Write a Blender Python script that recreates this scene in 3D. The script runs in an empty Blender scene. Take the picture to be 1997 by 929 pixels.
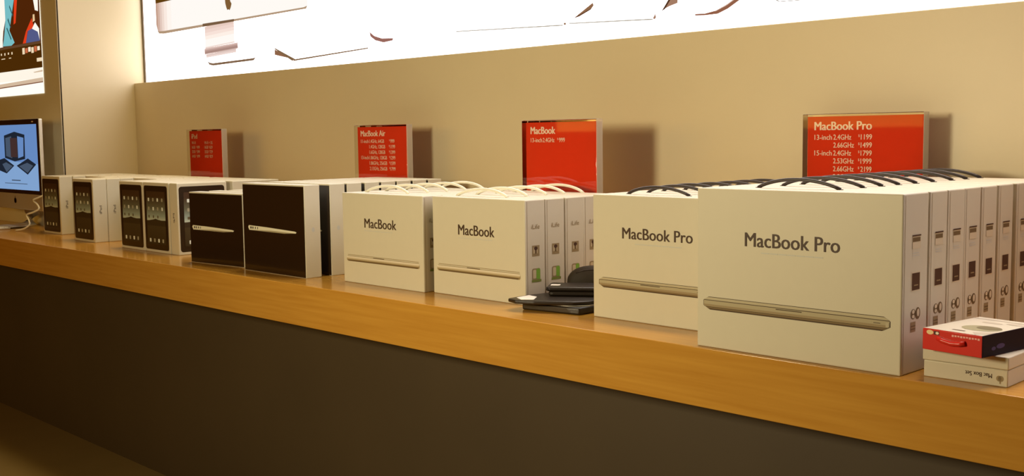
import bpy, bmesh, math, random
from mathutils import Vector, Matrix
random.seed(7)
S = bpy.context.scene
COL = S.collection

# ------------------------------------------------------------------ camera
F_PX, W_PX, H_PX = 2180.47, 1997, 929
YAW, PITCH, ROLL = -0.80373, -0.09220, -0.01339
CAM = Vector((1.26880, -1.70829, 0.40406))
def cam_matrix():
    cy, sy, cp, sp, cr, sr = math.cos(YAW), math.sin(YAW), math.cos(PITCH), math.sin(PITCH), math.cos(ROLL), math.sin(ROLL)
    f = Vector((sy*cp, cy*cp, sp)); r0 = Vector((cy, -sy, 0)); u0 = r0.cross(f)
    r = cr*r0 + sr*u0; u = -sr*r0 + cr*u0
    m = Matrix.Identity(4)
    for i in range(3):
        m[i][0], m[i][1], m[i][2], m[i][3] = r[i], u[i], -f[i], CAM[i]
    return m
cd = bpy.data.cameras.new('camera'); cam = bpy.data.objects.new('camera', cd); COL.objects.link(cam)
cam.matrix_world = cam_matrix()
cd.sensor_fit = 'HORIZONTAL'; cd.sensor_width = 36; cd.lens = F_PX/W_PX*36; cd.clip_start = .05
S.camera = cam

# ------------------------------------------------------------------ world, lamps, exposure
S.view_settings.view_transform = 'Standard'; S.view_settings.look = 'None'
S.view_settings.gamma = 1; S.view_settings.use_curve_mapping = False
S.view_settings.exposure = 0
w = bpy.data.worlds.new('world'); S.world = w; w.use_nodes = True
w.node_tree.nodes['Background'].inputs[0].default_value = (1, .25, .01, 1)
w.node_tree.nodes['Background'].inputs[1].default_value = .06
def area(name, loc, target, size, power, color, spread=180):
    l = bpy.data.lights.new(name, 'AREA'); l.shape = 'RECTANGLE'; l.size, l.size_y = size
    l.energy = power; l.color = color; l.spread = math.radians(spread)
    o = bpy.data.objects.new(name, l); COL.objects.link(o); o.location = loc
    o.rotation_euler = (Vector(target)-Vector(loc)).to_track_quat('-Z', 'Y').to_euler()
    return o
# lit wall panel across the shop, plus unseen added key and overhead fill lamps
area('front_key_light', (-.72, -1.95, .62), (-.5, .7, .30), (.32, .36), 35.5, (1, .875, .575))  # added key lamp for wall and carton fronts, not an actual panel
area('opposite_panel_light', (-4.2, -4.9, 1.05), (-4.2, 0, 1.05), (3.6, 1.25), 44, (1, .52, .07))
area('top_fill_far', (-1.6, .6, 2.4), (-1.6, .35, 0), (2.4, .3), 9, (1, .90, .55), 110)  # added overhead fill, keeps the carton tops bright
area('top_fill_left', (-2.7, .56, 2.3), (-3.3, .02, 0), (.6, .2), 4.5, (1, .66, .20), 80)  # added amber fill for the left end of the counter
area('top_fill_right', (.3, .6, 2.4), (.3, .35, 0), (1.0, .3), 16, (1, .78, .66), 110)  # added overhead fill for the carton tops at right

# ------------------------------------------------------------------ materials
MATS = {}
def srgb(c):
    return tuple((v/255/12.92 if v/255 <= .04045 else ((v/255+.055)/1.055)**2.4) for v in c)
def mat(name, rgb, rough=.5, metal=0, spec=.5, noise=0, scale=40, bump=0, coat=0):
    if name in MATS: return MATS[name]
    m = bpy.data.materials.new(name); m.use_nodes = True; N = m.node_tree.nodes; L = m.node_tree.links
    b = N['Principled BSDF']; c = (*rgb, 1)
    b.inputs['Base Color'].default_value = c; b.inputs['Roughness'].default_value = rough
    b.inputs['Metallic'].default_value = metal; b.inputs['Specular IOR Level'].default_value = spec
    b.inputs['Coat Weight'].default_value = coat
    tc = N.new('ShaderNodeTexCoord'); nz = N.new('ShaderNodeTexNoise'); nz.inputs['Scale'].default_value = scale
    nz.inputs['Detail'].default_value = 4; L.new(tc.outputs['Object'], nz.inputs['Vector'])
    mx = N.new('ShaderNodeMix'); mx.data_type = 'RGBA'
    mx.inputs[6].default_value = tuple(v*(1-noise) for v in rgb)+(1,)
    mx.inputs[7].default_value = tuple(min(1, v*(1+noise)) for v in rgb)+(1,)
    L.new(nz.outputs['Fac'], mx.inputs[0]); L.new(mx.outputs[2], b.inputs['Base Color'])
    if bump:
        bp = N.new('ShaderNodeBump'); bp.inputs['Strength'].default_value = bump; bp.inputs['Distance'].default_value = .002
        L.new(nz.outputs['Fac'], bp.inputs['Height']); L.new(bp.outputs['Normal'], b.inputs['Normal'])
    MATS[name] = m; return m
def ink(name, c255, rough=.5):   # colour read beside white card under the warm light, turned into the print's own colour
    l = srgb(c255); return mat(name, tuple(min(.86, v*k) for v, k in zip(l, (1.20, 1.48, 2.2))), rough, spec=.3)
def emit(name, rgb, strength=1):
    if name in MATS: return MATS[name]
    m = bpy.data.materials.new(name); m.use_nodes = True; N = m.node_tree.nodes; N.clear()
    e = N.new('ShaderNodeEmission'); e.inputs[0].default_value = (*rgb, 1); e.inputs[1].default_value = strength
    o = N.new('ShaderNodeOutputMaterial'); m.node_tree.links.new(e.outputs[0], o.inputs[0])
    MATS[name] = m; return m
def wood():
    m = bpy.data.materials.new('maple_veneer'); m.use_nodes = True; N = m.node_tree.nodes; L = m.node_tree.links
    b = N['Principled BSDF']; b.inputs['Roughness'].default_value = .19; b.inputs['Specular IOR Level'].default_value = .5
    tc = N.new('ShaderNodeTexCoord'); mp = N.new('ShaderNodeMapping'); mp.inputs['Scale'].default_value = (1.2, 30, 30)
    nz = N.new('ShaderNodeTexNoise'); nz.inputs['Scale'].default_value = 3; nz.inputs['Detail'].default_value = 6
    cr = N.new('ShaderNodeValToRGB')
    cr.color_ramp.elements[0].position = .3; cr.color_ramp.elements[0].color = (.46, .22, .030, 1)
    cr.color_ramp.elements[1].position = .7; cr.color_ramp.elements[1].color = (.54, .28, .044, 1)
    L.new(tc.outputs['Object'], mp.inputs[0]); L.new(mp.outputs[0], nz.inputs['Vector']); L.new(nz.outputs['Fac'], cr.inputs[0])
    L.new(cr.outputs[0], b.inputs['Base Color']); return m
def acrylic():
    m = bpy.data.materials.new('clear_acrylic'); m.use_nodes = True; N = m.node_tree.nodes; L = m.node_tree.links; N.clear()
    o = N.new('ShaderNodeOutputMaterial'); t = N.new('ShaderNodeBsdfTransparent'); t.inputs[0].default_value = (.96, .95, .90, 1)
    g = N.new('ShaderNodeBsdfGlossy'); g.inputs['Roughness'].default_value = .03
    lw = N.new('ShaderNodeFresnel'); lw.inputs[0].default_value = 1.49
    mx = N.new('ShaderNodeMixShader'); L.new(lw.outputs[0], mx.inputs[0]); L.new(t.outputs[0], mx.inputs[1]); L.new(g.outputs[0], mx.inputs[2])
    L.new(mx.outputs[0], o.inputs[0]); return m
def wallpaper_material():   # printed tablet picture: night sky fading to a pale horizon (object space, z up)
    m = bpy.data.materials.new('tablet_wallpaper'); m.use_nodes = True; N = m.node_tree.nodes; L = m.node_tree.links
    b = N['Principled BSDF']; b.inputs['Roughness'].default_value = .45; b.inputs['Specular IOR Level'].default_value = .3
    tc = N.new('ShaderNodeTexCoord'); sx = N.new('ShaderNodeSeparateXYZ'); cr = N.new('ShaderNodeValToRGB')
    mr = N.new('ShaderNodeMapRange'); mr.inputs['From Min'].default_value = .0; mr.inputs['From Max'].default_value = .25
    L.new(tc.outputs['Object'], sx.inputs[0]); L.new(sx.outputs['Z'], mr.inputs['Value']); L.new(mr.outputs[0], cr.inputs[0])
    e = cr.color_ramp.elements; e[0].position = .0; e[0].color = (.03, .018, .006, 1); e[1].position = 1; e[1].color = (.045, .02, .008, 1)
    for p, c in ((.455, (.07, .05, .02)), (.46, (.52, .60, .50)), (.52, (.30, .38, .33)), (.64, (.13, .13, .08)), (.8, (.06, .03, .012))):
        q = e.new(p); q.color = (*c, 1)
    L.new(cr.outputs[0], b.inputs['Base Color']); return m

WHITE = mat('white_card', (.61, .565, .43), .45, noise=.02, spec=.35)
WALL = mat('bead_blasted_panel', (.67, .58, .38), .42, metal=.0, noise=.03, scale=6, spec=.4)
PIER = mat('pier_panel', (.72, .66, .44), .45, noise=.03, scale=6, spec=.4)
TRIM = mat('pale_trim', (.85, .80, .68), .35)
GAP = mat('dark_gap', (.02, .012, .005), .7)
WOOD = wood()
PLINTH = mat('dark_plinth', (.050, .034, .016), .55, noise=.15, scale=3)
FLOOR = mat('shop_floor', (.20, .14, .045), .45, noise=.12, scale=5)
ACRYL = acrylic()
EDGE = mat('pale_edge_refraction', (.62, .56, .42), .12, spec=.8)  # pale colour stands in for light refracted through the block's side
EDGE.node_tree.nodes['Principled BSDF'].inputs['Alpha'].default_value = .55
RED = mat('red_card', (.66, .045, .012), .8, noise=.03, spec=.08)
RED2 = mat('red_gloss_card', (.62, .022, .012), .3)
BLACKG = mat('glossy_black_card', (.020, .010, .004), .12, spec=.6)
BLACK = mat('black_leather', (.016, .010, .005), .38, noise=.2, bump=.15, scale=200)
CORDB = mat('black_cord', (.020, .010, .006), .45)
CORDW = mat('white_cord', (.80, .78, .66), .4)
INK = ink('dark_print', (62, 40, 22))
INKG = ink('grey_print', (178, 162, 128))
PRW = mat('white_print', (.86, .74, .60), .5)
ALU = mat('aluminium', (.72, .68, .58), .35, metal=.6)
WALLPAPER = wallpaper_material()

# ------------------------------------------------------------------ mesh helpers
def link(name, bm, mats, parent=None, loc=None):
    me = bpy.data.meshes.new(name); bm.normal_update(); bm.to_mesh(me); bm.free()
    for m in (mats if isinstance(mats, (list, tuple)) else [mats]): me.materials.append(m)
    o = bpy.data.objects.new(name, me); COL.objects.link(o)
    if parent: o.parent = parent
    if loc: o.location = loc
    return o
def box_into(bm, x0, x1, y0, y1, z0, z1, bev=0, seg=2, mi=0):
    r = bmesh.ops.create_cube(bm, size=1); vs = r['verts']
    for v in vs:
        v.co.x = x0+(v.co.x+.5)*(x1-x0); v.co.y = y0+(v.co.y+.5)*(y1-y0); v.co.z = z0+(v.co.z+.5)*(z1-z0)
    fs = {f for v in vs for f in v.link_faces}
    for f in fs: f.material_index = mi
    if bev:
        es = list({e for v in vs for e in v.link_edges})
        r = bmesh.ops.bevel(bm, geom=es, offset=bev, segments=seg, profile=.5, affect='EDGES')
        for f in r['faces']: f.smooth = True; f.material_index = mi
    return vs
def box(*a, **k):
    bm = bmesh.new(); box_into(bm, *a, **k); return bm
# planar prints: polygons given as (u, v) on a face; face 'F' looks to -Y, 'R' looks to +X, 'T' looks up
def onface(face, off, u, v, d):
    if face == 'F': return (u, off-d, v)
    if face == 'R': return (off+d, u, v)
    if face == 'L': return (off-d, u, v)
    return (u, v, off+d)
def polys(face, off, items):
    bm = bmesh.new()
    for pts, mi, lay in items:
        vs = [bm.verts.new(onface(face, off, u, v, .0003*(lay+1))) for u, v in pts]
        f = bm.faces.new(vs); f.material_index = mi
    want = {'F': Vector((0, -1, 0)), 'R': Vector((1, 0, 0)), 'L': Vector((-1, 0, 0)), 'T': Vector((0, 0, 1))}[face]
    bm.normal_update()
    for f in bm.faces:
        if f.normal.dot(want) < 0: f.normal_flip()
    return bm
def rect(u0, u1, v0, v1): return [(u0, v0), (u1, v0), (u1, v1), (u0, v1)]
def rrect(u0, u1, v0, v1, r, n=5):
    p = []
    for cx, cy, a in ((u1-r, v1-r, 0), (u0+r, v1-r, 90), (u0+r, v0+r, 180), (u1-r, v0+r, 270)):
        for k in range(n+1):
            t = math.radians(a+90*k/n); p.append((cx+r*math.cos(t), cy+r*math.sin(t)))
    return p
def ellipse(cx, cy, rx, ry, n=20): return [(cx+rx*math.cos(2*math.pi*k/n), cy+ry*math.sin(2*math.pi*k/n)) for k in range(n)]
CAP = []
def cap_height():
    if not CAP:
        cu = bpy.data.curves.new('tmp', 'FONT'); cu.body = 'M'; cu.size = 1
        ob = bpy.data.objects.new('tmp', cu); COL.objects.link(ob)
        me = bpy.data.meshes.new_from_object(ob.evaluated_get(bpy.context.evaluated_depsgraph_get()))
        CAP.append(max(v.co.y for v in me.vertices)-min(v.co.y for v in me.vertices))
        bpy.data.objects.remove(ob); bpy.data.curves.remove(cu); bpy.data.meshes.remove(me)
    return CAP[0]
def text_bm(lines, face='F', off=0, layer=1):
    """lines: (string, u0, v0, width or None, height, bold, flip); lettering as real flat glyph meshes"""
    bm = bmesh.new()
    for (s, u0, v0, wd, ht, bold, flip) in lines:
        cu = bpy.data.curves.new('tmp', 'FONT'); cu.body = s; cu.size = 1; cu.resolution_u = 3
        ob = bpy.data.objects.new('tmp', cu); COL.objects.link(ob)
        dg = bpy.context.evaluated_depsgraph_get(); me = bpy.data.meshes.new_from_object(ob.evaluated_get(dg))
        bpy.data.objects.remove(ob); bpy.data.curves.remove(cu)
        xs = [v.co.x for v in me.vertices]
        if not xs: continue
        x0, x1 = min(xs), max(xs); kz = ht/cap_height(); kx = (wd/(x1-x0)) if wd else kz*.88
        for k, dx in enumerate((-bold*ht, bold*ht) if bold > 0 else (0,)):      # a second pass, a hair to the side, makes the strokes heavier
            vs = []
            for v in me.vertices:
                a, b = (v.co.x-x0)*kx+dx, v.co.y*kz
                if flip == 180: a, b = -a, -b
                if flip == 90: a, b = -b, a
                vs.append(bm.verts.new(onface(face, off, u0+a, v0+b, .0003*(layer+1)+.00003*k)))
            for p in me.polygons:
                try: bm.faces.new([vs[i] for i in p.vertices])
                except ValueError: pass
        bpy.data.meshes.remove(me)
    return bm
def tube_into(bm, pts, r, n=10, caps=True, flat=1.0):
    rings = []; P = [Vector(p) for p in pts]; up = Vector((0, 0, 1))
    for i, p in enumerate(P):
        t = (P[min(i+1, len(P)-1)]-P[max(i-1, 0)]).normalized()
        a = t.cross(up); a = a.normalized() if a.length > 1e-4 else Vector((1, 0, 0)); b = a.cross(t).normalized()
        rings.append([bm.verts.new(p+a*math.cos(2*math.pi*k/n)*r+b*math.sin(2*math.pi*k/n)*r*flat) for k in range(n)])
    for i in range(len(rings)-1):
        for k in range(n):
            f = bm.faces.new((rings[i][k], rings[i][(k+1) % n], rings[i+1][(k+1) % n], rings[i+1][k])); f.smooth = True
    if caps: bm.faces.new(rings[0][::-1]); bm.faces.new(rings[-1])
    bmesh.ops.recalc_face_normals(bm, faces=bm.faces)
def tube(*a, **k):
    bm = bmesh.new(); tube_into(bm, *a, **k); return bm
def prism(pts, z0, z1, bev=0):
    bm = bmesh.new(); lo = [bm.verts.new((x, y, z0)) for x, y in pts]; hi = [bm.verts.new((x, y, z1)) for x, y in pts]
    n = len(pts); bm.faces.new(lo[::-1]); bm.faces.new(hi)
    for i in range(n): bm.faces.new((lo[i], lo[(i+1) % n], hi[(i+1) % n], hi[i]))
    bmesh.ops.recalc_face_normals(bm, faces=bm.faces)
    if bev:
        r = bmesh.ops.bevel(bm, geom=list(bm.edges), offset=bev, segments=2, profile=.5, affect='EDGES')
        for f in r['faces']: f.smooth = True
    return bm
def thing(name, label, cat, loc=(0, 0, 0), rz=0, group=None):
    o = bpy.data.objects.new(name, None); COL.objects.link(o); o.empty_display_size = .05
    o.location = loc; o.rotation_euler = (0, 0, rz); o['label'] = label; o['category'] = cat
    if group: o['group'] = group
    return o
def struct(name, bm, m):
    o = link(name, bm, m); o['kind'] = 'structure'; return o
def dup(root, loc, rz, label):
    r = root.copy(); COL.objects.link(r); r.location = loc; r.rotation_euler = (0, 0, rz); r['label'] = label
    for ch in list(root.children):
        c = ch.copy(); COL.objects.link(c); c.parent = r
        for g in ch.children:
            d = g.copy(); COL.objects.link(d); d.parent = c
    return r
ORD = ['first', 'second', 'third', 'fourth', 'fifth', 'sixth', 'seventh', 'eighth', 'ninth', 'tenth']

# ------------------------------------------------------------------ setting
WY = .75; XC = -3.878; ZL = .673; PY = .395; PB = .807; FZ = -.793; XR = 3.2
struct('floor', box(-9, 5, -7, 1.2, FZ-.05, FZ), FLOOR)
struct('wall_back', box(XC, XR, WY, WY+.3, FZ, ZL, bev=.002), WALL)
struct('wall_upper', box(XC, XR, PB+.05, WY+.3, ZL, 2.6), WALL)
struct('wall_left', box(XC-.30, XC, PY+.004, WY+.3, FZ, 2.6), WALL)
struct('wall_pier', box(-7.5, XC-.30, PY, PY+.655, FZ, 2.6), PIER)
struct('trim_1', box(XC-.302, XC-.016, PY, PY+.02, FZ, 2.6, bev=.001), PIER)
bm = bmesh.new(); box_into(bm, XC-.014, XC-.005, PY-.002, PY+.02, FZ, 2.6, bev=.002)
struct('trim_2', bm, TRIM)
struct('trim_3', box(XC-.005, XC+.0015, PY+.0012, PY+.004, FZ, 2.6), GAP)

# ------------------------------------------------------------------ counter
ct = thing('display_counter', 'long maple display counter with dark recessed base under the rows of boxes', 'counter', (-1.5, .2, FZ))
def cb(*a, **k):
    bm = box(*a, **k); bmesh.ops.translate(bm, verts=bm.verts, vec=(1.5, -.2, -FZ)); return bm
link('countertop', cb(-6.6, 3.0, -.0125, PY-.004, -.1147, 0, bev=.0015), WOOD, ct)
link('countertop_return', cb(XC+.004, 3.0, PY-.0045, WY-.004, -.1147, 0), WOOD, ct)
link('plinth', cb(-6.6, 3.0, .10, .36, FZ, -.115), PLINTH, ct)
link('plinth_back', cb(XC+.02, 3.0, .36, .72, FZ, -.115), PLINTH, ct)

# ------------------------------------------------------------------ light boxes on the wall
PW = emit('panel_white', (1, .93, .94), 3.9)
def panel_item(name, root, face_off, items, colours):
    ms = [emit('backlit_%d_%d_%d' % c, srgb(c), 1.0) for c in colours]
    return link(name, polys('F', face_off, items), ms, root)
lb = thing('light_box', 'long glowing white wall light box with pictures of a desktop computer and laptops', 'light box')
link('diffuser', box(XC+.012, XR, PB, PB+.03, ZL-.03, 2.1), PW, lb)
bm = bmesh.new(); box_into(bm, XC+.002, XC+.012, PB-.006, PB+.03, ZL-.03, 2.1); link('frame', bm, mat('frame_bronze', (.12, .08, .035), .5), lb)
O = PB
G1, G2, G3, G4, G5 = (238, 214, 200), (178, 150, 122), (120, 92, 66), (205, 178, 165), (96, 64, 10)
panel_item('printed_computer', lb, O, [
    ([(-3.74, 1.45), (-3.741, .94), (-3.728, .91), (-3.708, .899), (-3.667, .898), (-2.486, .907), (-2.475, .92), (-2.474, 1.45)], 0, 0),
    ([(-3.740, 1.40), (-3.740, 0.945), (-3.722, 0.908), (-3.722, 1.40)], 6, 1),
    ([(-3.722, 1.40), (-3.722, 0.908), (-3.702, 0.900), (-3.702, 1.40)], 7, 1),
    ([(-3.702, 1.40), (-3.702, 0.900), (-3.682, 0.899), (-3.682, 1.40)], 8, 1),
    ([(-3.682, 1.40), (-3.682, 0.899), (-3.660, 0.899), (-3.660, 1.40)], 9, 1),
    ([(-3.660, 1.40), (-3.660, 0.899), (-3.630, 0.899), (-3.630, 1.40)], 10, 1),
    ([(-3.630, 1.40), (-3.630, 0.899), (-3.590, 0.900), (-3.590, 1.40)], 11, 1),
    ([(-3.735, 1.43), (-3.737, 1.042), (-2.475, 1.055), (-2.475, 1.43)], 3, 3),
    ([(-3.728, .914), (-3.714, .900), (-3.668, .896), (-2.483, .907), (-2.475, .918), (-2.50, .914), (-3.05, .911), (-3.66, .909), (-3.71, .911)], 2, 4),
    ([(-3.30, .913), (-3.30, .900), (-3.03, .902), (-3.03, .912)], 5, 5)],
    [(255, 250, 244), (246, 228, 216), G2, (96, 62, 14), (226, 200, 186), G3, (196, 158, 138), (212, 180, 164), (226, 200, 188), (240, 218, 206), (250, 234, 224), (255, 246, 238)])
panel_item('printed_stand', lb, O, [
    ([(-3.286, 0.899), (-3.034, 0.908), (-3.034, 0.894), (-3.286, 0.885)], 0, 1),
    ([(-3.286, 0.885), (-3.034, 0.894), (-3.034, 0.880), (-3.286, 0.871)], 1, 1),
    ([(-3.286, 0.871), (-3.034, 0.880), (-3.034, 0.866), (-3.286, 0.857)], 2, 1),
    ([(-3.286, 0.857), (-3.034, 0.866), (-3.034, 0.851), (-3.286, 0.842)], 3, 1),
    ([(-3.286, 0.842), (-3.034, 0.851), (-3.034, 0.818), (-3.286, 0.809)], 4, 1),
    ([(-3.286, 0.809), (-3.034, 0.818), (-3.034, 0.812), (-3.286, 0.803)], 5, 1),
    ([(-3.294, 0.803), (-3.008, 0.812), (-3.008, 0.805), (-3.294, 0.796)], 6, 1),
    ([(-3.294, 0.796), (-3.008, 0.805), (-3.008, 0.798), (-3.294, 0.789)], 7, 1),
    ([(-3.294, 0.789), (-3.008, 0.798), (-3.008, 0.790), (-3.294, 0.781)], 8, 1),
    ([(-3.294, 0.781), (-3.008, 0.790), (-3.008, 0.786), (-3.294, 0.777)], 9, 1),
    ([(-3.282, 0.777), (-3.022, 0.786), (-3.022, 0.779), (-3.282, 0.770)], 10, 1),
    ([(-3.282, 0.770), (-3.022, 0.779), (-3.022, 0.771), (-3.282, 0.762)], 11, 1),
    ([(-3.272, .748), (-3.256, .731), (-3.223, .725), (-2.885, .729), (-2.866, .741), (-2.89, .7385), (-3.222, .7355), (-3.25, .739)], 12, 2)],
    [(232, 204, 192), (240, 214, 204), (248, 226, 216), (254, 240, 230), (255, 250, 244), (240, 218, 208), (216, 186, 176), (188, 154, 144), (170, 136, 126), (206, 178, 168), (226, 202, 194), (238, 216, 208), (126, 98, 72)])
panel_item('printed_logo', lb, O, [
    ([(-3.096, 1.04), (-3.10, 1.01), (-3.098, .985), (-3.090, .965), (-3.082, .954), (-3.073, .957), (-3.064, .952), (-3.054, .962), (-3.046, .978), (-3.056, .99), (-3.060, 1.005), (-3.056, 1.02), (-3.048, 1.03), (-3.056, 1.042), (-3.070, 1.04), (-3.08, 1.044)], 0, 5)],
    [(128, 92, 52)])
panel_item('printed_keyboard', lb, O, [
    ([(-2.728, .768), (-2.594, .710), (-2.574, .717), (-2.714, .768)], 0, 1),
    ([(-2.722, .764), (-2.722, .742), (-2.609, .721)], 1, 0),
    ([(-2.590, .709), (-2.09, .7265), (-2.09, .731), (-2.58, .7160)], 0, 2)] +
    [(rect(-2.62+.05*i, -2.60+.05*i, .735-.002*i, .7375-.002*i), 2, 2) for i in range(4)],
    [(128, 100, 70), (142, 100, 72), (190, 176, 152)])
panel_item('printed_mouse', lb, O, [
    ([(-2.079, .787), (-2.050, .770), (-2.005, .758), (-1.940, .7545), (-1.943, .7465), (-1.997, .743), (-2.045, .754), (-2.074, .770)], 0, 0)],
    [(152, 104, 92)])
panel_item('printed_mouse', lb, O, [
    ([(-.609, .726), (-.575, .7245), (-.541, .729), (-.506, .742), (-.46, .765), (-.452, .756), (-.5, .731), (-.533, .720), (-.575, .7195), (-.607, .7215)], 0, 0),
    ([(-.541, .729), (-.506, .741), (-.465, .765), (-.46, .762), (-.506, .739), (-.541, .727)], 1, 0)],
    [(146, 96, 72), (238, 212, 196)])
panel_item('printed_laptop', lb, O, [
    ([(-1.597, .7505), (-1.104, .7325), (-1.104, .7365), (-1.597, .7540)], 0, 0),
    (rect(-1.1, -1.091, .735, .7415), 1, 0),
    ([(-1.061, .751), (-.982, .791), (-.978, .783), (-.986, .775), (-1.036, .755)], 1, 0),
    ([(-1.061, .751), (-.984, .776), (-.99, .771), (-1.036, .755)], 2, 1)],
    [(176, 168, 152), (142, 104, 74), (92, 58, 36)])
panel_item('printed_laptop', lb, O, [
    ([(-1.078, .7360), (-.755, .7220), (-.755, .7258), (-1.078, .7394)], 0, 0),
    ([(-.755, .726), (-.746, .739), (-.743, .728), (-.748, .723)], 1, 0),
    ([(-.724, .743), (-.690, .785), (-.664, .785), (-.668, .761), (-.695, .755), (-.71, .750)], 1, 0),
    ([(-.724, .743), (-.690, .785), (-.686, .780), (-.712, .748)], 2, 1)],
    [(176, 168, 152), (164, 124, 100), (80, 52, 32)])
panel_item('printed_corner', lb, O, [
    ([(-.357, .748), (-.355, .740), (-.342, .7335), (-.15, .728), (-.15, .7295), (-.342, .7355), (-.352, .742), (-.354, .748)], 0, 0)], [(140, 128, 112)])

lb2 = thing('light_box', 'small glowing wall light box with a colourful screen picture, above the desktop computer at left', 'light box')
PX1 = -4.066; O = PY-.003
link('diffuser', box(-6.4, PX1, O, PY-.001, .628, 1.9, bev=.001), emit('panel_white_dim', (1, .94, .82), 1.15), lb2)
panel_item('printed_screen', lb2, O, [
    (rect(-6.2, -4.55, .86, 1.7), 0, 0),
    (rect(-4.60, PX1-.002, .872, 1.7), 1, 0),
    ([(-4.498, 1.5), (-4.499, 1.001), (-4.525, .93), (-4.55, .876), (-4.437, .873), (-4.395, .885), (-4.453, .947), (-4.415, 1.018), (-4.36, 1.12), (-4.35, 1.5)], 2, 1),
    ([(-4.60, 1.5), (-4.495, 1.5), (-4.499, 1.001), (-4.534, .95), (-4.56, .872), (-4.60, .872)], 0, 2),
    ([(-4.252, .873), (-4.219, .929), (-4.155, .94), (-4.084, .915), (-4.080, .873)], 3, 1),
    ([(-4.291, .873), (-4.245, .927), (-4.165, .985), (-4.145, .94), (-4.222, .928), (-4.252, .873)], 4, 2),
    ([(-4.352, 1.20), (-4.30, 1.20), (-4.368, .978), (-4.395, .972)], 4, 2),
    ([(-4.144, 1.09), (-4.080, 1.09), (-4.085, 1.01), (-4.122, 1.018)], 0, 2),
    ([(-4.150, 1.0), (-4.130, 1.0), (-4.128, .97), (-4.155, .965)], 5, 2),
    ([(-4.167, .935), (-4.127, .962), (-4.082, .93), (-4.080, .875), (-4.10, .916)], 0, 3),
    ([(-4.47, 1.00), (-4.44, .96), (-4.43, .962), (-4.46, 1.01)], 6, 3), ([(-4.49, .96), (-4.44, .90), (-4.43, .905), (-4.48, .965)], 6, 3),
    ([(-4.44, 1.06), (-4.40, 1.01), (-4.395, 1.02), (-4.435, 1.07)], 6, 3)],
    [(255, 250, 238), (78, 36, 8), (120, 190, 196), (84, 90, 134), (226, 62, 26), (236, 200, 150), (52, 96, 100)])
panel_item('printed_bezel', lb2, O, [
    (rect(-6.2, PX1-.001, .749, .872), 0, 0), (rect(-6.2, PX1-.001, .860, .872), 1, 1)] +
    [(rect(-4.585+.047*i, -4.57+.047*i, .832-.002*(i % 2), .842), 2, 1) for i in range(4)] +
    [(rect(-4.58+.1*i, -4.53+.08*i, .812, .816), 2, 1) for i in range(2)] +
    [(rect(-4.302+.037*i, -4.272+.037*i, .822+.004*(i % 3), .852-.003*(i % 2)), 2+(i % 3), 1) for i in range(6)] +
    [(rect(-4.13, PX1-.002, .778, .795), 2, 1)],
    [(74, 42, 6), (98, 66, 40), (238, 216, 180), (206, 110, 70), (255, 236, 210)])
panel_item('printed_base', lb2, O, [
    (rect(-6.2, PX1-.001, .700, .749), 0, 0), ([(-4.632, .690), (PX1-.001, .702), (PX1-.001, .683), (-4.632, .671)], 1, 1),
    ([(-4.70, .672), (PX1-.001, .684), (PX1-.001, .679), (-4.70, .667)], 2, 2),
    ([(-4.18, .732), (PX1-.001, .737), (PX1-.001, .729), (-4.165, .728)], 1, 1)],
    [(255, 246, 230), (212, 186, 158), (128, 84, 62)])

# ------------------------------------------------------------------ desktop computer at the far left
im = thing('desktop_computer', 'aluminium all-in-one desktop computer with blue screen at far left end of counter', 'computer', (-4.163, .27, 0))
IW = .325
bm = bmesh.new()   # casing: flat front, gently domed back
for zz in (0,):
    box_into(bm, -IW, IW, .0, .018, .086, .505, bev=.004)
    box_into(bm, -.25, .25, .016, .038, .14, .45, bev=.010)
link('casing', bm, ALU, im)
link('display_glass', polys('F', 0, [(rrect(-IW+.001, IW-.001, .160, .5045, .004), 0, 0)]), mat('black_display_glass', (.012, .006, .006), .08), im)
SB = emit('screen_blue', srgb((104, 140, 196)), .95); SD = emit('screen_dark', srgb((30, 36, 48)), 1); SM = emit('screen_mid', srgb((70, 84, 104)), 1); SL = emit('screen_pale', srgb((128, 162, 206)), 1)
sx = lambda X: X+4.163
link('screen', polys('F', 0, [(rect(-IW+.022, IW-.026, .178, .481), 0, 1),
    ([(-IW+.022, .32), (IW-.026, .30), (IW-.026, .178), (-IW+.022, .178)], 3, 2)] +
    [([(sx(a), b) for a, b in p], m, 3+l) for p, m, l in (
     ([(-4.261, .432), (-4.13, .449), (-4.006, .434), (-4.012, .322), (-4.139, .31), (-4.262, .326)], 1, 0),
     ([(-4.245, .420), (-4.17, .428), (-4.17, .325), (-4.245, .335)], 2, 1),
     ([(-4.095, .428), (-4.02, .42), (-4.03, .335), (-4.095, .325)], 0, 1),
     ([(-4.185, .42), (-4.10, .42), (-4.10, .33), (-4.185, .33)], 4, 2),
     ([(-4.345, .315), (-4.27, .325), (-4.15, .290), (-4.25, .252), (-4.34, .265)], 1, 0),
     ([(-4.30, .296), (-4.25, .305), (-4.17, .288), (-4.25, .258)], 2, 1),
     ([(-4.12, .290), (-3.98, .325), (-3.885, .298), (-3.99, .250)], 1, 0),
     ([(-4.09, .288), (-3.99, .258), (-3.92, .292), (-3.99, .305)], 2, 1),
     (rect(-4.19, -4.08, .219, .224), 2, 0), (rect(-4.28, -4.0, .205, .208), 2, 0))]),
    [SB, SD, SM, SL, emit('screen_brown', srgb((66, 46, 44)), 1)], im)
link('logo', polys('F', 0, [(ellipse(-.004, .126, .011, .0125), 0, 0), (ellipse(.004, .126, .011, .0125), 0, 0), (ellipse(.0, .142, .003, .006), 0, 0)]), mat('logo_black', (.01, .006, .003), .3), im)
link('camera_dot', polys('F', 0, [(ellipse(.255, .4925, .012, .003), 0, 1)]), PRW, im)
bm = bmesh.new(); tube_into(bm, [(0, .03, .26), (0, .06, .15), (0, .075, .06), (0, .06, .012), (0, .02, .008), (0, -.09, .006)], .09, n=16, flat=.06)
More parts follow.
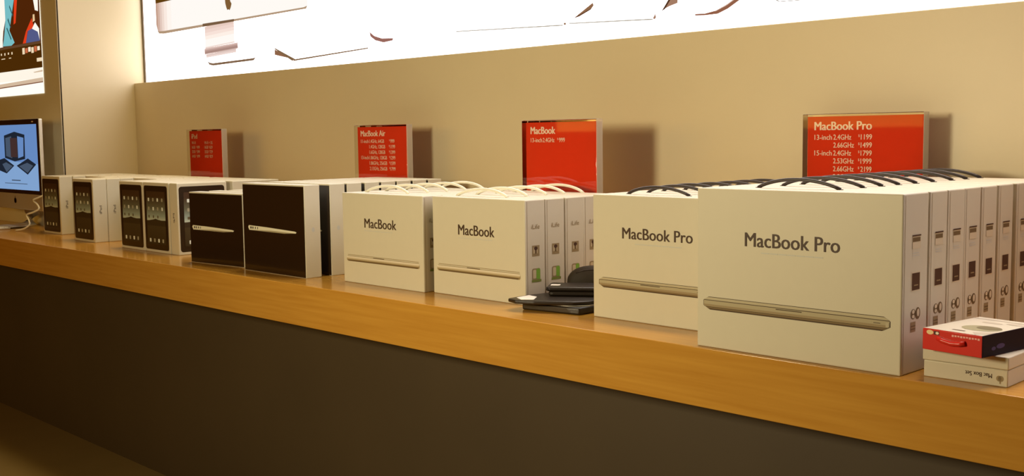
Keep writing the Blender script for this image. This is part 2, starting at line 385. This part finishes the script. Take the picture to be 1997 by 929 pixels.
link('stand', bm, ALU, im)
kb = thing('keyboard', 'thin pale keyboard lying in front of the desktop computer at far left', 'keyboard', (-4.24, .135, 0), .04)
link('tray', prism([(-.23, -.055), (.20, -.055), (.20, .055), (-.23, .055)], 0, .009, bev=.003), ALU, kb)
bm = bmesh.new()
for i in range(15):
    for j in range(5): box_into(bm, -.222+i*.028, -.197+i*.028, -.05+j*.02, -.033+j*.02, .0085, .012)
link('keys', bm, CORDW, kb)
ms = thing('mouse', 'small dark mouse on the counter below the desktop computer at far left', 'mouse', (-4.185, .052, 0))
bm = bmesh.new(); bmesh.ops.create_uvsphere(bm, u_segments=20, v_segments=12, radius=1)
for v in bm.verts: v.co = (v.co.x*.052, v.co.y*.03, max(0, v.co.z)*.022)
for f in bm.faces: f.smooth = True
link('shell', bm, BLACK, ms)
bm = bmesh.new()
pts = [(-3.802, .30, .24), (-3.80, .285, .20), (-3.805, .27, .165), (-3.83, .25, .15), (-3.865, .24, .138), (-3.835, .245, .12), (-3.805, .24, .10), (-3.835, .225, .085), (-3.885, .215, .072), (-3.85, .21, .05), (-3.82, .20, .03), (-3.85, .185, .012), (-3.90, .17, .004)]
fine = []
for i in range(len(pts)-1):
    p0, p1, p2, p3 = [Vector(pts[max(0, min(len(pts)-1, i+k))]) for k in (-1, 0, 1, 2)]
    for k in range(5):
        t = k/5; fine.append(.5*((2*p1)+(p2-p0)*t+(2*p0-5*p1+4*p2-p3)*t*t+(3*p1-p0-3*p2+p3)*t**3))
fine.append(Vector(pts[-1])); tube_into(bm, fine, .004, n=8)
cdo = link('cable', bm, CORDW); cdo['label'] = 'white cable dangling beside the desktop computer screen, behind the leftmost tablet carton'; cdo['category'] = 'cable'

# ------------------------------------------------------------------ price signs in clear acrylic stands
def sign(x0, y0, wd, title, title_w, rows, label):
    H = .443; T = .024
    r = thing('price_sign', label, 'sign', (x0+wd/2, y0+T/2, 0), 0, 'red price signs behind the boxes')
    a, b = -wd/2, wd/2
    bm = bmesh.new(); box_into(bm, a, b, -T/2, T/2, .004, H, bev=.0015); link('acrylic_block', bm, ACRYL, r)
    link('edge_refraction_strip', box(b, b+.0012, -T/2, T/2, .004, H, bev=.0004), EDGE, r)  # strip added over the side, its pale tone imitates refracted light
    link('acrylic_base', box(a-.002, b+.012, -T/2-.004, T/2+.028, 0, .0035, bev=.001), ACRYL, r)
    link('price_card', box(a+.009, b-.004, -.0035, -.002, .012, H-.006), RED, r)
    off = -.0035
    link('title', text_bm([(title, a+.028, H-.038, title_w, .0195, .045, 0)], 'F', off), PRW, r)
    for lo, hi in (((-1, .10), (.10, 1)) if title == 'iPad' else ((-1, 1),)):
        L = []
        for st, u, k, wd_ in rows:
            if not lo <= u < hi: continue
            z = H-.038-.0228-.0186*k
            if st[0] == '$':
                L.append(('$', a+.028+u-.002, z+.0062, .0035, .0055, 0, 0)); L.append((st[1:], a+.028+u+.0045, z, wd_-.0045, .0118, .02, 0))
            else: L.append((st, a+.028+u, z, wd_, .0118, .02, 0))
        link('price_list', text_bm(L, 'F', off), PRW, r)
    return r
sign(-.186, .668, .303, 'MacBook Pro', .147, [
    ('13-inch', 0, 0, .046), ('2.4GHz', .050, 0, .046), ('$1199', .116, 0, .032), ('2.66GHz', .050, 1, .053), ('$1499', .116, 1, .032),
    ('15-inch', 0, 2, .046), ('2.4GHz', .050, 2, .046), ('$1799', .116, 2, .032), ('2.53GHz', .050, 3, .053), ('$1999', .116, 3, .032),
    ('2.66GHz', .050, 4, .053), ('$2199', .116, 4, .032), ('2.8GHz', .050, 5, .046), ('$2349', .116, 5, .032)],
    'red price sign with six price lines behind black-handled boxes, rightmost sign')
sign(-.977, .50, .279, 'MacBook', .094, [('13-inch', 0, 0, .044), ('2.4GHz', .047, 0, .044), ('$999', .104, 0, .026)],
    'red price sign with a single price line behind white-handled boxes')
sign(-1.913, .605, .289, 'MacBook Air', .137, [
    ('11-inch', 0, 0, .042), ('1.4GHz, 64GB', .047, 0, .083), ('$999', .160, 0, .026), ('1.4GHz, 128GB', .047, 1, .088), ('$1199', .158, 1, .031),
    ('1.6GHz, 128GB', .047, 2, .088), ('$1399', .158, 2, .031), ('13-inch', 0, 3, .042), ('1.86GHz, 128GB', .047, 3, .097), ('$1299', .158, 3, .031),
    ('1.86GHz, 256GB', .047, 4, .097), ('$1599', .158, 4, .031), ('2.13GHz, 256GB', .047, 5, .097), ('$1799', .158, 5, .031)],
    'red price sign with a full block of six price lines behind black-fronted boxes')
sign(-3.071, .585, .288, 'iPad', .048, [
    ('Wi-Fi', 0, 0, .034), ('Wi-Fi + 3G', .106, 0, .066), ('16GB', 0, 1, .028), ('$499', .037, 1, .028), ('16GB', .106, 1, .030), ('$629', .143, 1, .028),
    ('32GB', 0, 2, .028), ('$599', .037, 2, .028), ('32GB', .106, 2, .030), ('$729', .143, 2, .028), ('64GB', 0, 3, .028), ('$699', .037, 3, .028), ('64GB', .106, 3, .030), ('$829', .143, 3, .028)],
    'red price sign with two columns of small prices behind tablet boxes, leftmost sign')

# ------------------------------------------------------------------ laptop cartons with cord handles
P_DARK, P_LID, P_LIT, P_MID, P_LOW, P_BOT = [ink('laptop_print_%d' % i, c) for i, c in enumerate(((58, 36, 12), (168, 144, 98), (158, 134, 88), (138, 110, 66), (108, 80, 40), (66, 42, 14)))]
W_LID, W_LIT, W_MID, W_LOW, W_DEEP, W_LINE = [ink('pale_print_%d' % i, c) for i, c in enumerate(((192, 164, 118), (204, 180, 136), (172, 144, 96), (138, 110, 64), (92, 66, 32), (90, 62, 28)))]
I_BAR, I_GREY, I_DARK, I_PALE, I_GREEN, I_TXT = [ink('icon_print_%d' % i, c) for i, c in enumerate(((100, 74, 40), (180, 152, 102), (66, 38, 22), (192, 164, 116), (110, 140, 40), (136, 108, 64)))]
def silver_laptop(x0, x1, z0, z1):
    h = z1-z0; t = h*.62
    out = [(x0, z0+h*.30), (x0+t, z0), (x1-t, z0), (x1, z0+h*.30), (x1, z0+h*.70), (x1-.012, z1), (x0+.012, z1), (x0, z0+h*.72)]
    e = .0011
    def band(a, b, m, l, k0=0., k1=0.): return ([(x0+e+k0, z0+h*a), (x1-e-k0, z0+h*a), (x1-e-k1, z0+h*b), (x0+e+k1, z0+h*b)], m, l)
    it = [(out, 0, 0), band(.76, .96, 1, 1, 0, .010), band(.30, .71, 2, 1), band(.22, .42, 3, 2, t*.22, 0), band(.10, .24, 4, 2, t*.6, t*.2), band(.03, .10, 5, 2, t*.85, t*.6)]
    c = (x0+x1)/2-.004
    it += [(rect(c-.026, c+.026, z0+h*.60, z0+h*.66), 0, 3), (rect(x1-.030, x1-.018, z0+h*.50, z0+h*.54), 0, 3), (rect(x1-.008, x1-.002, z0+h*.3, z0+h*.62), 1, 3)]
    return it
def white_laptop(x0, x1, z0, z1):
    h = z1-z0; zt = z1-h*.26
    it = [(rrect(x0, x1, z0, zt, h*.30), 3, 0)]
    for k, (a, b, m) in enumerate(((.80, 1., 1), (.62, .80, 0), (.44, .62, 2), (.26, .44, 3), (.0, .26, 4))):
        ins = h*(.02 if a > .5 else .05+.5*(.5-a)); H = zt-z0
        it.append(([(x0+ins, z0+H*b), (x1-ins, z0+H*b), (x1-ins-h*(.12 if a < .3 else 0), z0+H*a), (x0+ins+h*(.2 if a < .3 else 0), z0+H*a)], m, 1))
    it += [(rect(x0+.006, x1-.003, z1-h*.08, z1), 3, 0), (rect(x0+.004, x1-.002, zt-h*.02, zt+h*.06), 3, 2)]
    c = (x0+x1)/2-.012
    it += [(rect(c-.025, c+.022, zt+h*.02, zt+h*.12), 5, 3)]
    return it
def handle_bm(xc, span, yc, z, r, rise=.017, sway=.006):
    pts = []; n = 18
    for i in range(n+1):
        t = i/n; u = 2*t-1
        pts.append((xc+u*span/2*1.0, yc+sway*(1-u*u), z+.0008+rise*(1-u*u)**.85))
    bm = bmesh.new(); tube_into(bm, pts, r, n=10)
    for s in (-1, 1):   # where the cord enters its slot
        box_into(bm, xc+s*span/2-.0045, xc+s*span/2+.0045, yc-.003, yc+.003, z-.001, z+.0012, bev=.0004)
    return bm
def carton(kind, wd, dp, ht, label, group, loc):
    r = thing('laptop_carton', label, 'box', loc, 0, group)
    link('carton_body', box(0, wd, 0, dp, 0, ht, bev=.0028, seg=3), WHITE, r)
    link('lid_seam', polys('R', wd, [(rect(.0062, .0072, .003, ht-.004), 0, 0)]), I_TXT, r)
    ym = dp*.5+.003; yh = dp*.5+.016
    if kind in ('big', 'mid'):
        if kind == 'big': tx, tz, tw, th, lx0, lx1, lz0, lz1 = .107, .1965, .190, .0252, .015, .391, .072, .0965
        else: tx, tz, tw, th, lx0, lx1, lz0, lz1 = .085, .1785, .186, .0238, .017, .313, .068, .0905
        link('lettering', text_bm([('MacBook Pro', tx, tz, tw, th, .022, 0)], 'F', 0), INK, r)
        link('caption', polys('F', 0, [(rect(tx+.034+i*.018, tx+.034+i*.018+.0165, tz-.0115, tz-.0095), 0, 0) for i in range(7)]), INKG, r)
        link('printed_laptop', polys('F', 0, silver_laptop(lx0, lx1, lz0, lz1)), [P_DARK, P_LID, P_LIT, P_MID, P_LOW, P_BOT], r)
        z = lambda f: f*ht
        y0, y1 = ym-.016, ym+.014
        link('printed_icon', polys('R', wd, [(rect(y0, y1, .208, .2305), 2, 0), (rect(y0+.001, y1-.001, .208, .219), 1, 1), (rect(y0+.002, y1-.002, .2195, .2265), 0, 1), (rect(y0, y1, .2285, .2310), 3, 2), (rect(y0+.002, y1-.006, .200, .2015), 4, 1), (rect(y0+.002, y1-.004, .196, .1972), 4, 1)]), [I_BAR, I_PALE, I_GREY, I_DARK, INKG], r)
        link('printed_icon', polys('R', wd, [(rect(y0-.001, y1+.001, .137, .1695), 1, 0), (rect(y0+.0015, y1-.0015, .139, .1675), 0, 1), (rect(y0+.008, y1-.008, .146, .148), 2, 2)]), [I_DARK, I_PALE, I_TXT], r)
        zc = .097
        link('printed_icon', polys('R', wd, [(ellipse(ym-.008, zc+.002, .009, .0085), 0, 0), (ellipse(ym-.008, zc+.006, .0045, .0035), 1, 1), (ellipse(ym-.008, zc-.002, .0045, .003), 1, 1), (ellipse(ym+.008, zc+.002, .009, .010), 0, 0), (ellipse(ym+.009, zc+.003, .0045, .0065), 1, 1),
             (rect(ym-.017, ym+.001, .069, .086), 2, 0), (rect(ym-.016, ym, .078, .080), 0, 1), (rect(ym-.016, ym, .073, .075), 0, 1)]), [I_BAR, I_PALE, I_TXT], r)
        hx = wd*.435; span = .168 if kind == 'big' else .165
        link('cord_handle', handle_bm(hx, span, yh, ht, .0033, rise=.016, sway=-.004), CORDB, r)
    else:
        link('lettering', text_bm([('MacBook', .100 if kind == 'small' else .102, .1565, .132 if kind == 'small' else .139, .0255, .022, 0)], 'F', 0), INK, r)
        link('caption', polys('F', 0, [(rect(.100+i*.018, .1165+i*.018, .1475, .149), 0, 0) for i in range(7)]), INKG, r)
        link('printed_laptop', polys('F', 0, white_laptop(.016, wd-.017, .060, .0785)), [W_LID, W_LIT, W_MID, W_LOW, W_DEEP, W_LINE], r)
        y0, y1 = ym-.015, ym+.012
        link('side_lettering', text_bm([('iLife', y0-.001, .181, .028, .0105, 0, 0)], 'R', wd), I_TXT, r)
        link('printed_icon', polys('R', wd, [(rect(y0+.001, y1-.001, .115, .141), 0, 0), (rect(y0+.005, y1-.008, .122, .136), 1, 1), (ellipse(ym-.002, .134, .006, .0045, 12), 2, 2), (rect(ym-.005, ym+.001, .122, .130), 3, 2)]), [I_TXT, I_GREY, I_DARK, I_BAR], r)
        link('printed_icon', polys('R', wd, [(rrect(y0, y1+.001, .055, .086, .005), 0, 0), (rrect(ym-.0005, y1, .060, .085, .003), 1, 1), (rrect(y0+.003, ym-.001, .062, .083, .003), 2, 1), (rect(y0-.001, y1+.004, .0535, .059), 3, 1)]), [I_TXT, I_GREEN, I_GREY, ink('icon_olive', (110, 110, 40))], r)
        link('cord_handle', handle_bm(wd*.40, .188, yh, ht, .0037, rise=.018, sway=.006), CORDW, r)
    return r
def jit(a): return random.uniform(-a, a)
# rightmost row
Gr = 'large white laptop cartons in the rightmost row'
c0 = carton('big', .41, .089, .30, 'largest white laptop carton with black handle, front of the rightmost row', Gr, (0, 0, 0))
c1 = carton('big', .41, .0655, .30, 'white laptop carton with black handle, second from the front in rightmost row', Gr, (0, .0935, 0))
for i, y in enumerate((.1625, .2285, .295, .372, .4505, .518, .586)):
    dup(c1, (jit(.0015), y, 0), 0, 'white laptop carton with black handle, %s from the front in rightmost row' % ORD[i+2])
# second row from the right
Gm = 'white laptop cartons in the second row from the right'
m0 = carton('mid', .330, .066, .2715, 'white laptop carton with silver laptop print, partly hidden by the largest carton at right', Gm, (-.375, .1244, 0))
for i in range(6):
    dup(m0, (-.375+(-.012 if i == 1 else jit(.004)), .1244+.0685*(i+1), 0), 0, 'white carton with black handle, %s from the front in row left of the largest cartons' % ORD[i+1])
# white-handled rows
Gs = 'white laptop cartons with white handles, right of the two rows'
s0 = carton('small', .338, .067, .250, 'white-handled laptop carton at the front of its row, beside the black cases', Gs, (-.935, .1333, 0))
for i in range(4):
    dup(s0, (-.935+jit(.002), .1333+.0684*(i+1), 0), 0, 'white-handled laptop carton, %s from the front in the row beside the black cases' % ORD[i+1])
Gt = 'white laptop cartons with white handles, left of the two rows'
t0 = carton('wide', .352, .067, .250, 'white-handled laptop carton at the front of its row, next to black-fronted boxes', Gt, (-1.304, .1153, 0))
for i in range(4):
    dup(t0, (-1.304+jit(.002), .1153+.0684*(i+1), 0), 0, 'white-handled laptop carton, %s from the front in the row next to black-fronted boxes' % ORD[i+1])

# ------------------------------------------------------------------ black-fronted thin laptop boxes
WEDGE = [ink('wedge_print_%d' % i, c, .4) for i, c in enumerate(((206, 186, 138), (150, 128, 84), (44, 28, 12)))]
def thin_box(wd, dp, ht, wx0, wx1, wz, label, group, loc, rz=0):
    r = thing('slim_laptop_box', label, 'box', loc, rz, group)
    link('carton_body', box(0, wd, 0, dp, 0, ht, bev=.0016), WHITE, r)
    link('front_panel', box(.0022, wd-.0022, -.0012, .0006, .0015, ht-.0042), BLACKG, r)
    L = wx1-wx0
    link('printed_laptop', polys('F', -.0012, [
        ([(wx0, wz), (wx0+.006, wz-.0085), (wx0+L*.75, wz-.010), (wx1-.004, wz-.0065), (wx1, wz-.003), (wx1-.01, wz-.001), (wx0+L*.4, wz+.004), (wx0+.004, wz+.006)], 0, 0),
        ([(wx0+.008, wz-.008), (wx0+L*.75, wz-.010), (wx1-.004, wz-.0065), (wx0+L*.5, wz-.005)], 1, 1)] +
        [(rect(wx0+L*a, wx0+L*b, wz-.004, wz+.0025), 2, 2) for a, b in ((.05, .075), (.095, .115), (.15, .165), (.20, .212))]), WEDGE, r)
    link('side_mark', polys('R', wd, [(ellipse(dp*.52, ht*.52, .0055, .007, 14), 0, 0)]), INKG, r)
    return r
Ga = 'black-fronted slim laptop boxes in the taller row'
a0 = thin_box(.335, .053, .268, .028, .293, .134, 'tall black-fronted slim laptop box with wedge print, front of its row', Ga, (-1.771, .0775, 0))
for i, y in enumerate((.165, .228, .292, .355, .4155, .478, .539)):
    dup(a0, (-1.771+jit(.0015), y, 0), 0, 'black-fronted slim laptop box, %s from the front in the taller row' % ORD[i+1])
Gb = 'black-fronted slim laptop boxes in the shorter row'
b0 = thin_box(.293, .046, .2315, .014, .245, .117, 'shorter black-fronted slim laptop box with wedge print, standing left of the taller one', Gb, (-2.108, .0765, 0), math.radians(5))
for i, (x, y, a) in enumerate(((-2.112, .150, 1.5), (-2.098, .215, 2.0))):
    dup(b0, (x, y, 0), math.radians(a), 'shorter black-fronted slim laptop box, %s from the front of its row' % ORD[i+1])

# ------------------------------------------------------------------ tablet cartons
def tablet_box(label, group, loc, rz=0):
    wd, dp, ht = .193, .0562, .2513
    r = thing('tablet_carton', label, 'box', loc, rz, group)
    link('carton_body', box(0, wd, 0, dp, 0, ht, bev=.003, seg=3), WHITE, r)
    pic = link('printed_tablet', polys('F', 0, [(rrect(.0065, wd-.010, .010, ht-.012, .010), 0, 0)]), mat('tablet_print_black', (.022, .011, .004), .28), r)
    link('printed_screen', polys('F', 0, [(rect(.024, wd-.028, .030, ht-.032), 0, 1)]), WALLPAPER, pic)
    it = []
    for j, zz in enumerate((ht-.062, ht-.094)):
        for i in range(4):
            x = .036+i*.034
            it.append((rrect(x, x+.011, zz-.006, zz+.006, .002, 2), (i+j) % 2, 2))
    for i in range(4):
        x = .040+i*.032; it.append((rrect(x, x+.012, .037, .050, .002, 2), i % 2, 2))
    for i in range(3): it.append((rrect(.036+i*.034, .045+i*.034, ht-.128, ht-.118, .002, 2), 2, 2))
    zz = .1165   # the ridge line
    ridge = [(.024, zz-.004), (.05, zz-.001), (.075, zz+.002), (.09, zz+.005), (.11, zz+.002), (.135, zz), (wd-.028, zz+.001)]
    it.append(([(.024, .096)]+ridge+[(wd-.028, .096)], 3, 2))
    link('printed_icons', polys('F', 0, it), [ink('app_pale', (206, 196, 160)), ink('app_mid', (150, 134, 96)), ink('app_dim', (92, 74, 44)), ink('ridge_dark', (52, 36, 14))], pic)
    link('side_lettering', text_bm([('iPad', dp*.5+.005, ht*.45, .033, .010, 0, 90)], 'R', wd), INK, r)
    link('spine_lettering', text_bm([('iPad', dp*.5+.005, ht*.45, .033, .010, 0, 90)], 'L', 0), INK, r)
    return r
Gp = 'white tablet cartons at the left end of the counter'
p0 = tablet_box('white tablet carton with tablet picture, leftmost carton, nearest the desktop computer', Gp, (-3.723, .2265, 0))
for i in range(5): dup(p0, (-3.721+jit(.002), .2265+.058*(i+1), 0), 0, 'white tablet carton, %s from the front behind the leftmost one' % ORD[i+1])
dup(p0, (-3.2345, .1595, 0), 0, 'white tablet carton with tablet picture, second front carton from the left')
for i in range(6): dup(p0, (-3.2345+jit(.002), .1595+.0575*(i+1), 0), 0, 'white tablet carton, %s in the row of the second front carton' % ORD[i+1])
dup(p0, (-2.774, .1447, 0), 0, 'white tablet carton with tablet picture, left one of the touching front pair')
for i in range(6): dup(p0, (-2.774+jit(.002), .1447+.0575*(i+1), 0), 0, 'white tablet carton, %s from the front behind the left one of the touching pair' % ORD[i+1])
dup(p0, (-2.5785, .1447, 0), 0, 'white tablet carton with tablet picture, right one of the touching front pair')
for i in range(6): dup(p0, (-2.5785+jit(.001), .1447+.0575*(i+1), 0), 0, 'white tablet carton, %s from the front behind the right one of the touching pair' % ORD[i+1])
dup(p0, (-2.325, .146, 0), math.radians(90), 'tablet carton turned sideways, its dark picture facing right behind the short black-fronted boxes')
dup(p0, (-2.3815, .556, 0), math.radians(-90), 'tablet carton turned with its plain white back to the right, behind the sideways one')
for k, x in enumerate((-3.015, -3.475)):
    for i in range(4):
        dup(p0, (x+jit(.002), .318+.0585*i, 0), 0, 'white tablet carton, %s in the half-hidden row %s' % (ORD[i], ('just left of the touching pair', 'just right of the leftmost carton')[k]))

# ------------------------------------------------------------------ black cases between the rows
def rotpts(pts, cx, cy, a):
    c, s = math.cos(a), math.sin(a); return [(cx+x*c-y*s, cy+x*s+y*c) for x, y in pts]
cs = thing('black_case', 'flat black case lying open with white paper on it, foremost in the gap between cartons', 'case', (0, 0, 0))
link('case_base', prism([(-.562, .086), (-.432, .106), (-.405, .112), (-.405, .215), (-.560, .225), (-.575, .118)], 0, .0165, bev=.004), BLACK, cs)
link('case_flap', prism([(-.584, .062), (-.552, .052), (-.508, .068), (-.43, .118), (-.41, .15), (-.41, .215), (-.572, .228), (-.588, .128)], .0185, .0275, bev=.003), BLACK, cs)
link('paper', prism([(-.560, .080), (-.44, .112), (-.408, .15), (-.408, .21), (-.565, .22)], .0166, .0184), mat('grey_paper', (.50, .46, .38), .6), cs)
link('paper_sheet', prism([(-.573, .080), (-.542, .064), (-.520, .082), (-.545, .118), (-.578, .125)], .0276, .0283), mat('white_paper', (.86, .82, .74), .6), cs)
c2 = thing('black_case', 'smaller black padded case lying on top of the open case with white paper', 'case', (-.538, .139, .0285), math.radians(36))
lo = rrect(0, .150, 0, .088, .010)
link('case_base', prism([(x+.006, y+.003) for x, y in lo], 0, .010, bev=.003), BLACK, c2)
link('case_lid', prism(rrect(0, .150, 0, .088, .010), .0105, .0205, bev=.0045), BLACK, c2)
link('label_strip', prism(rrect(.008, .030, .030, .050, .003), .0206, .0212), mat('pale_sheet', (.82, .78, .70), .5), c2)
dm = thing('black_pouch', 'rounded black pouch standing behind the smaller padded case', 'pouch', (-.520, .298, 0), math.radians(36))
bm = bmesh.new(); bmesh.ops.create_uvsphere(bm, u_segments=28, v_segments=18, radius=1)
for v in bm.verts:
    x, y, z = v.co
    v.co = (math.copysign(abs(x)**.75, x)*.072, y*.024, .0435+math.copysign(abs(z)**.9, z)*.0435)
for f in bm.faces: f.smooth = True
link('pouch_body', bm, mat('black_nylon', (.022, .014, .006), .65, noise=.2, bump=.2, scale=300, spec=.25), dm)
link('zip', tube([(-.048, -.013, .070), (-.03, -.0145, .0765), (0, -.0145, .079), (.03, -.0145, .0765), (.048, -.013, .070)], .0018, n=8), CORDB, dm)

# ------------------------------------------------------------------ software boxes at the right end
def soft(name, label, loc, rz, wd, dp, ht, group=None):
    r = thing(name, label, 'box', loc, rz, group); return r
g = 'software boxes stacked at the right end'
w1 = soft('software_box', 'flat white software box with small upside-down lettering, bottom of the stack at right', (.434, .032, 0), math.radians(1.5), 0, 0, 0, g)
link('carton_body', box(0, .135, 0, .19, 0, .0275, bev=.0018), WHITE, w1)
link('lettering', text_bm([('Mac Box Set', .1105, .0190, .042, .0070, 0, 180)], 'F', 0), INK, w1)
link('logo', polys('F', 0, [(ellipse(.1215, .0130, .0042, .0046), 0, 0), (ellipse(.1245, .0130, .0042, .0046), 0, 0), (ellipse(.1235, .0070, .0012, .0025), 0, 0)]), I_TXT, w1)
w2 = soft('software_box', 'plain white software box in the middle of the stack at right', (.4325, .030, .028), math.radians(1.5), 0, 0, 0, g)
link('carton_body', box(0, .138, 0, .19, 0, .0205, bev=.0018), WHITE, w2)
rb = soft('software_box', 'red and black software box with white printed top, topmost of the stack at right', (.4405, .012, .049), math.radians(-7.5), 0, 0, 0, g)
bm = bmesh.new(); box_into(bm, 0, .104, 0, .165, 0, .0345, bev=.0012); link('carton_body', bm, RED2, rb)
link('top_print', polys('T', .0345, [(rect(.001, .103, .001, .164), 0, 0),
    (ellipse(.066, .062, .032, .026, 24), 1, 1), (ellipse(.074, .07, .02, .016, 24), 2, 2), (ellipse(.05, .12, .018, .006), 3, 1), (ellipse(.085, .13, .016, .008), 3, 1),
    (rect(.040, .062, .018, .023), 4, 1), (rect(.0, .103, .145, .150), 3, 1), ([(.075, .02), (.103, .045), (.103, .02), (.09, .002)], 3, 1)]),
    [mat('cover_paper', (.70, .66, .52), .4), ink('cover_olive', (150, 132, 84)), ink('cover_brown', (112, 94, 54)), ink('cover_taupe', (176, 152, 112)), ink('cover_dark', (84, 62, 34))], rb)
link('dark_side', box(.1035, .1052, -.0005, .1655, .0004, .0350, bev=.0006), mat('dark_side_print', (.010, .003, .010), .6, spec=.15), rb)
link('side_print', polys('R', .1052, [(ellipse(.05, .014, .012, .004), 0, 0), (ellipse(.03, .012, .006, .003), 0, 0)]), ink('side_purple', (62, 44, 70)), rb)
link('badge', polys('F', 0, [(ellipse(.0135, .0292, .0062, .0038), 0, 0), (rect(.0205, .0300, .0260, .0320), 1, 0), (ellipse(.0265, .0290, .0030, .0022), 2, 1)]), [ink('badge_tan', (226, 176, 110)), I_DARK, PRW], rb)
link('fine_print', polys('F', 0, [(rect(.052+i*.0049, .0555+i*.0049, .0268+(i % 3)*.0004, .0300), 0, 0) for i in range(10)]), ink('pink_print', (250, 150, 120)), rb)
bm = bmesh.new(); tube_into(bm, [(.028, -.001, .0215), (.036, -.0016, .0185), (.052, -.002, .0160), (.066, -.0016, .0168), (.076, -.001, .0190)], .0042, n=10, flat=1)
link('grip_fold', bm, RED2, rb)
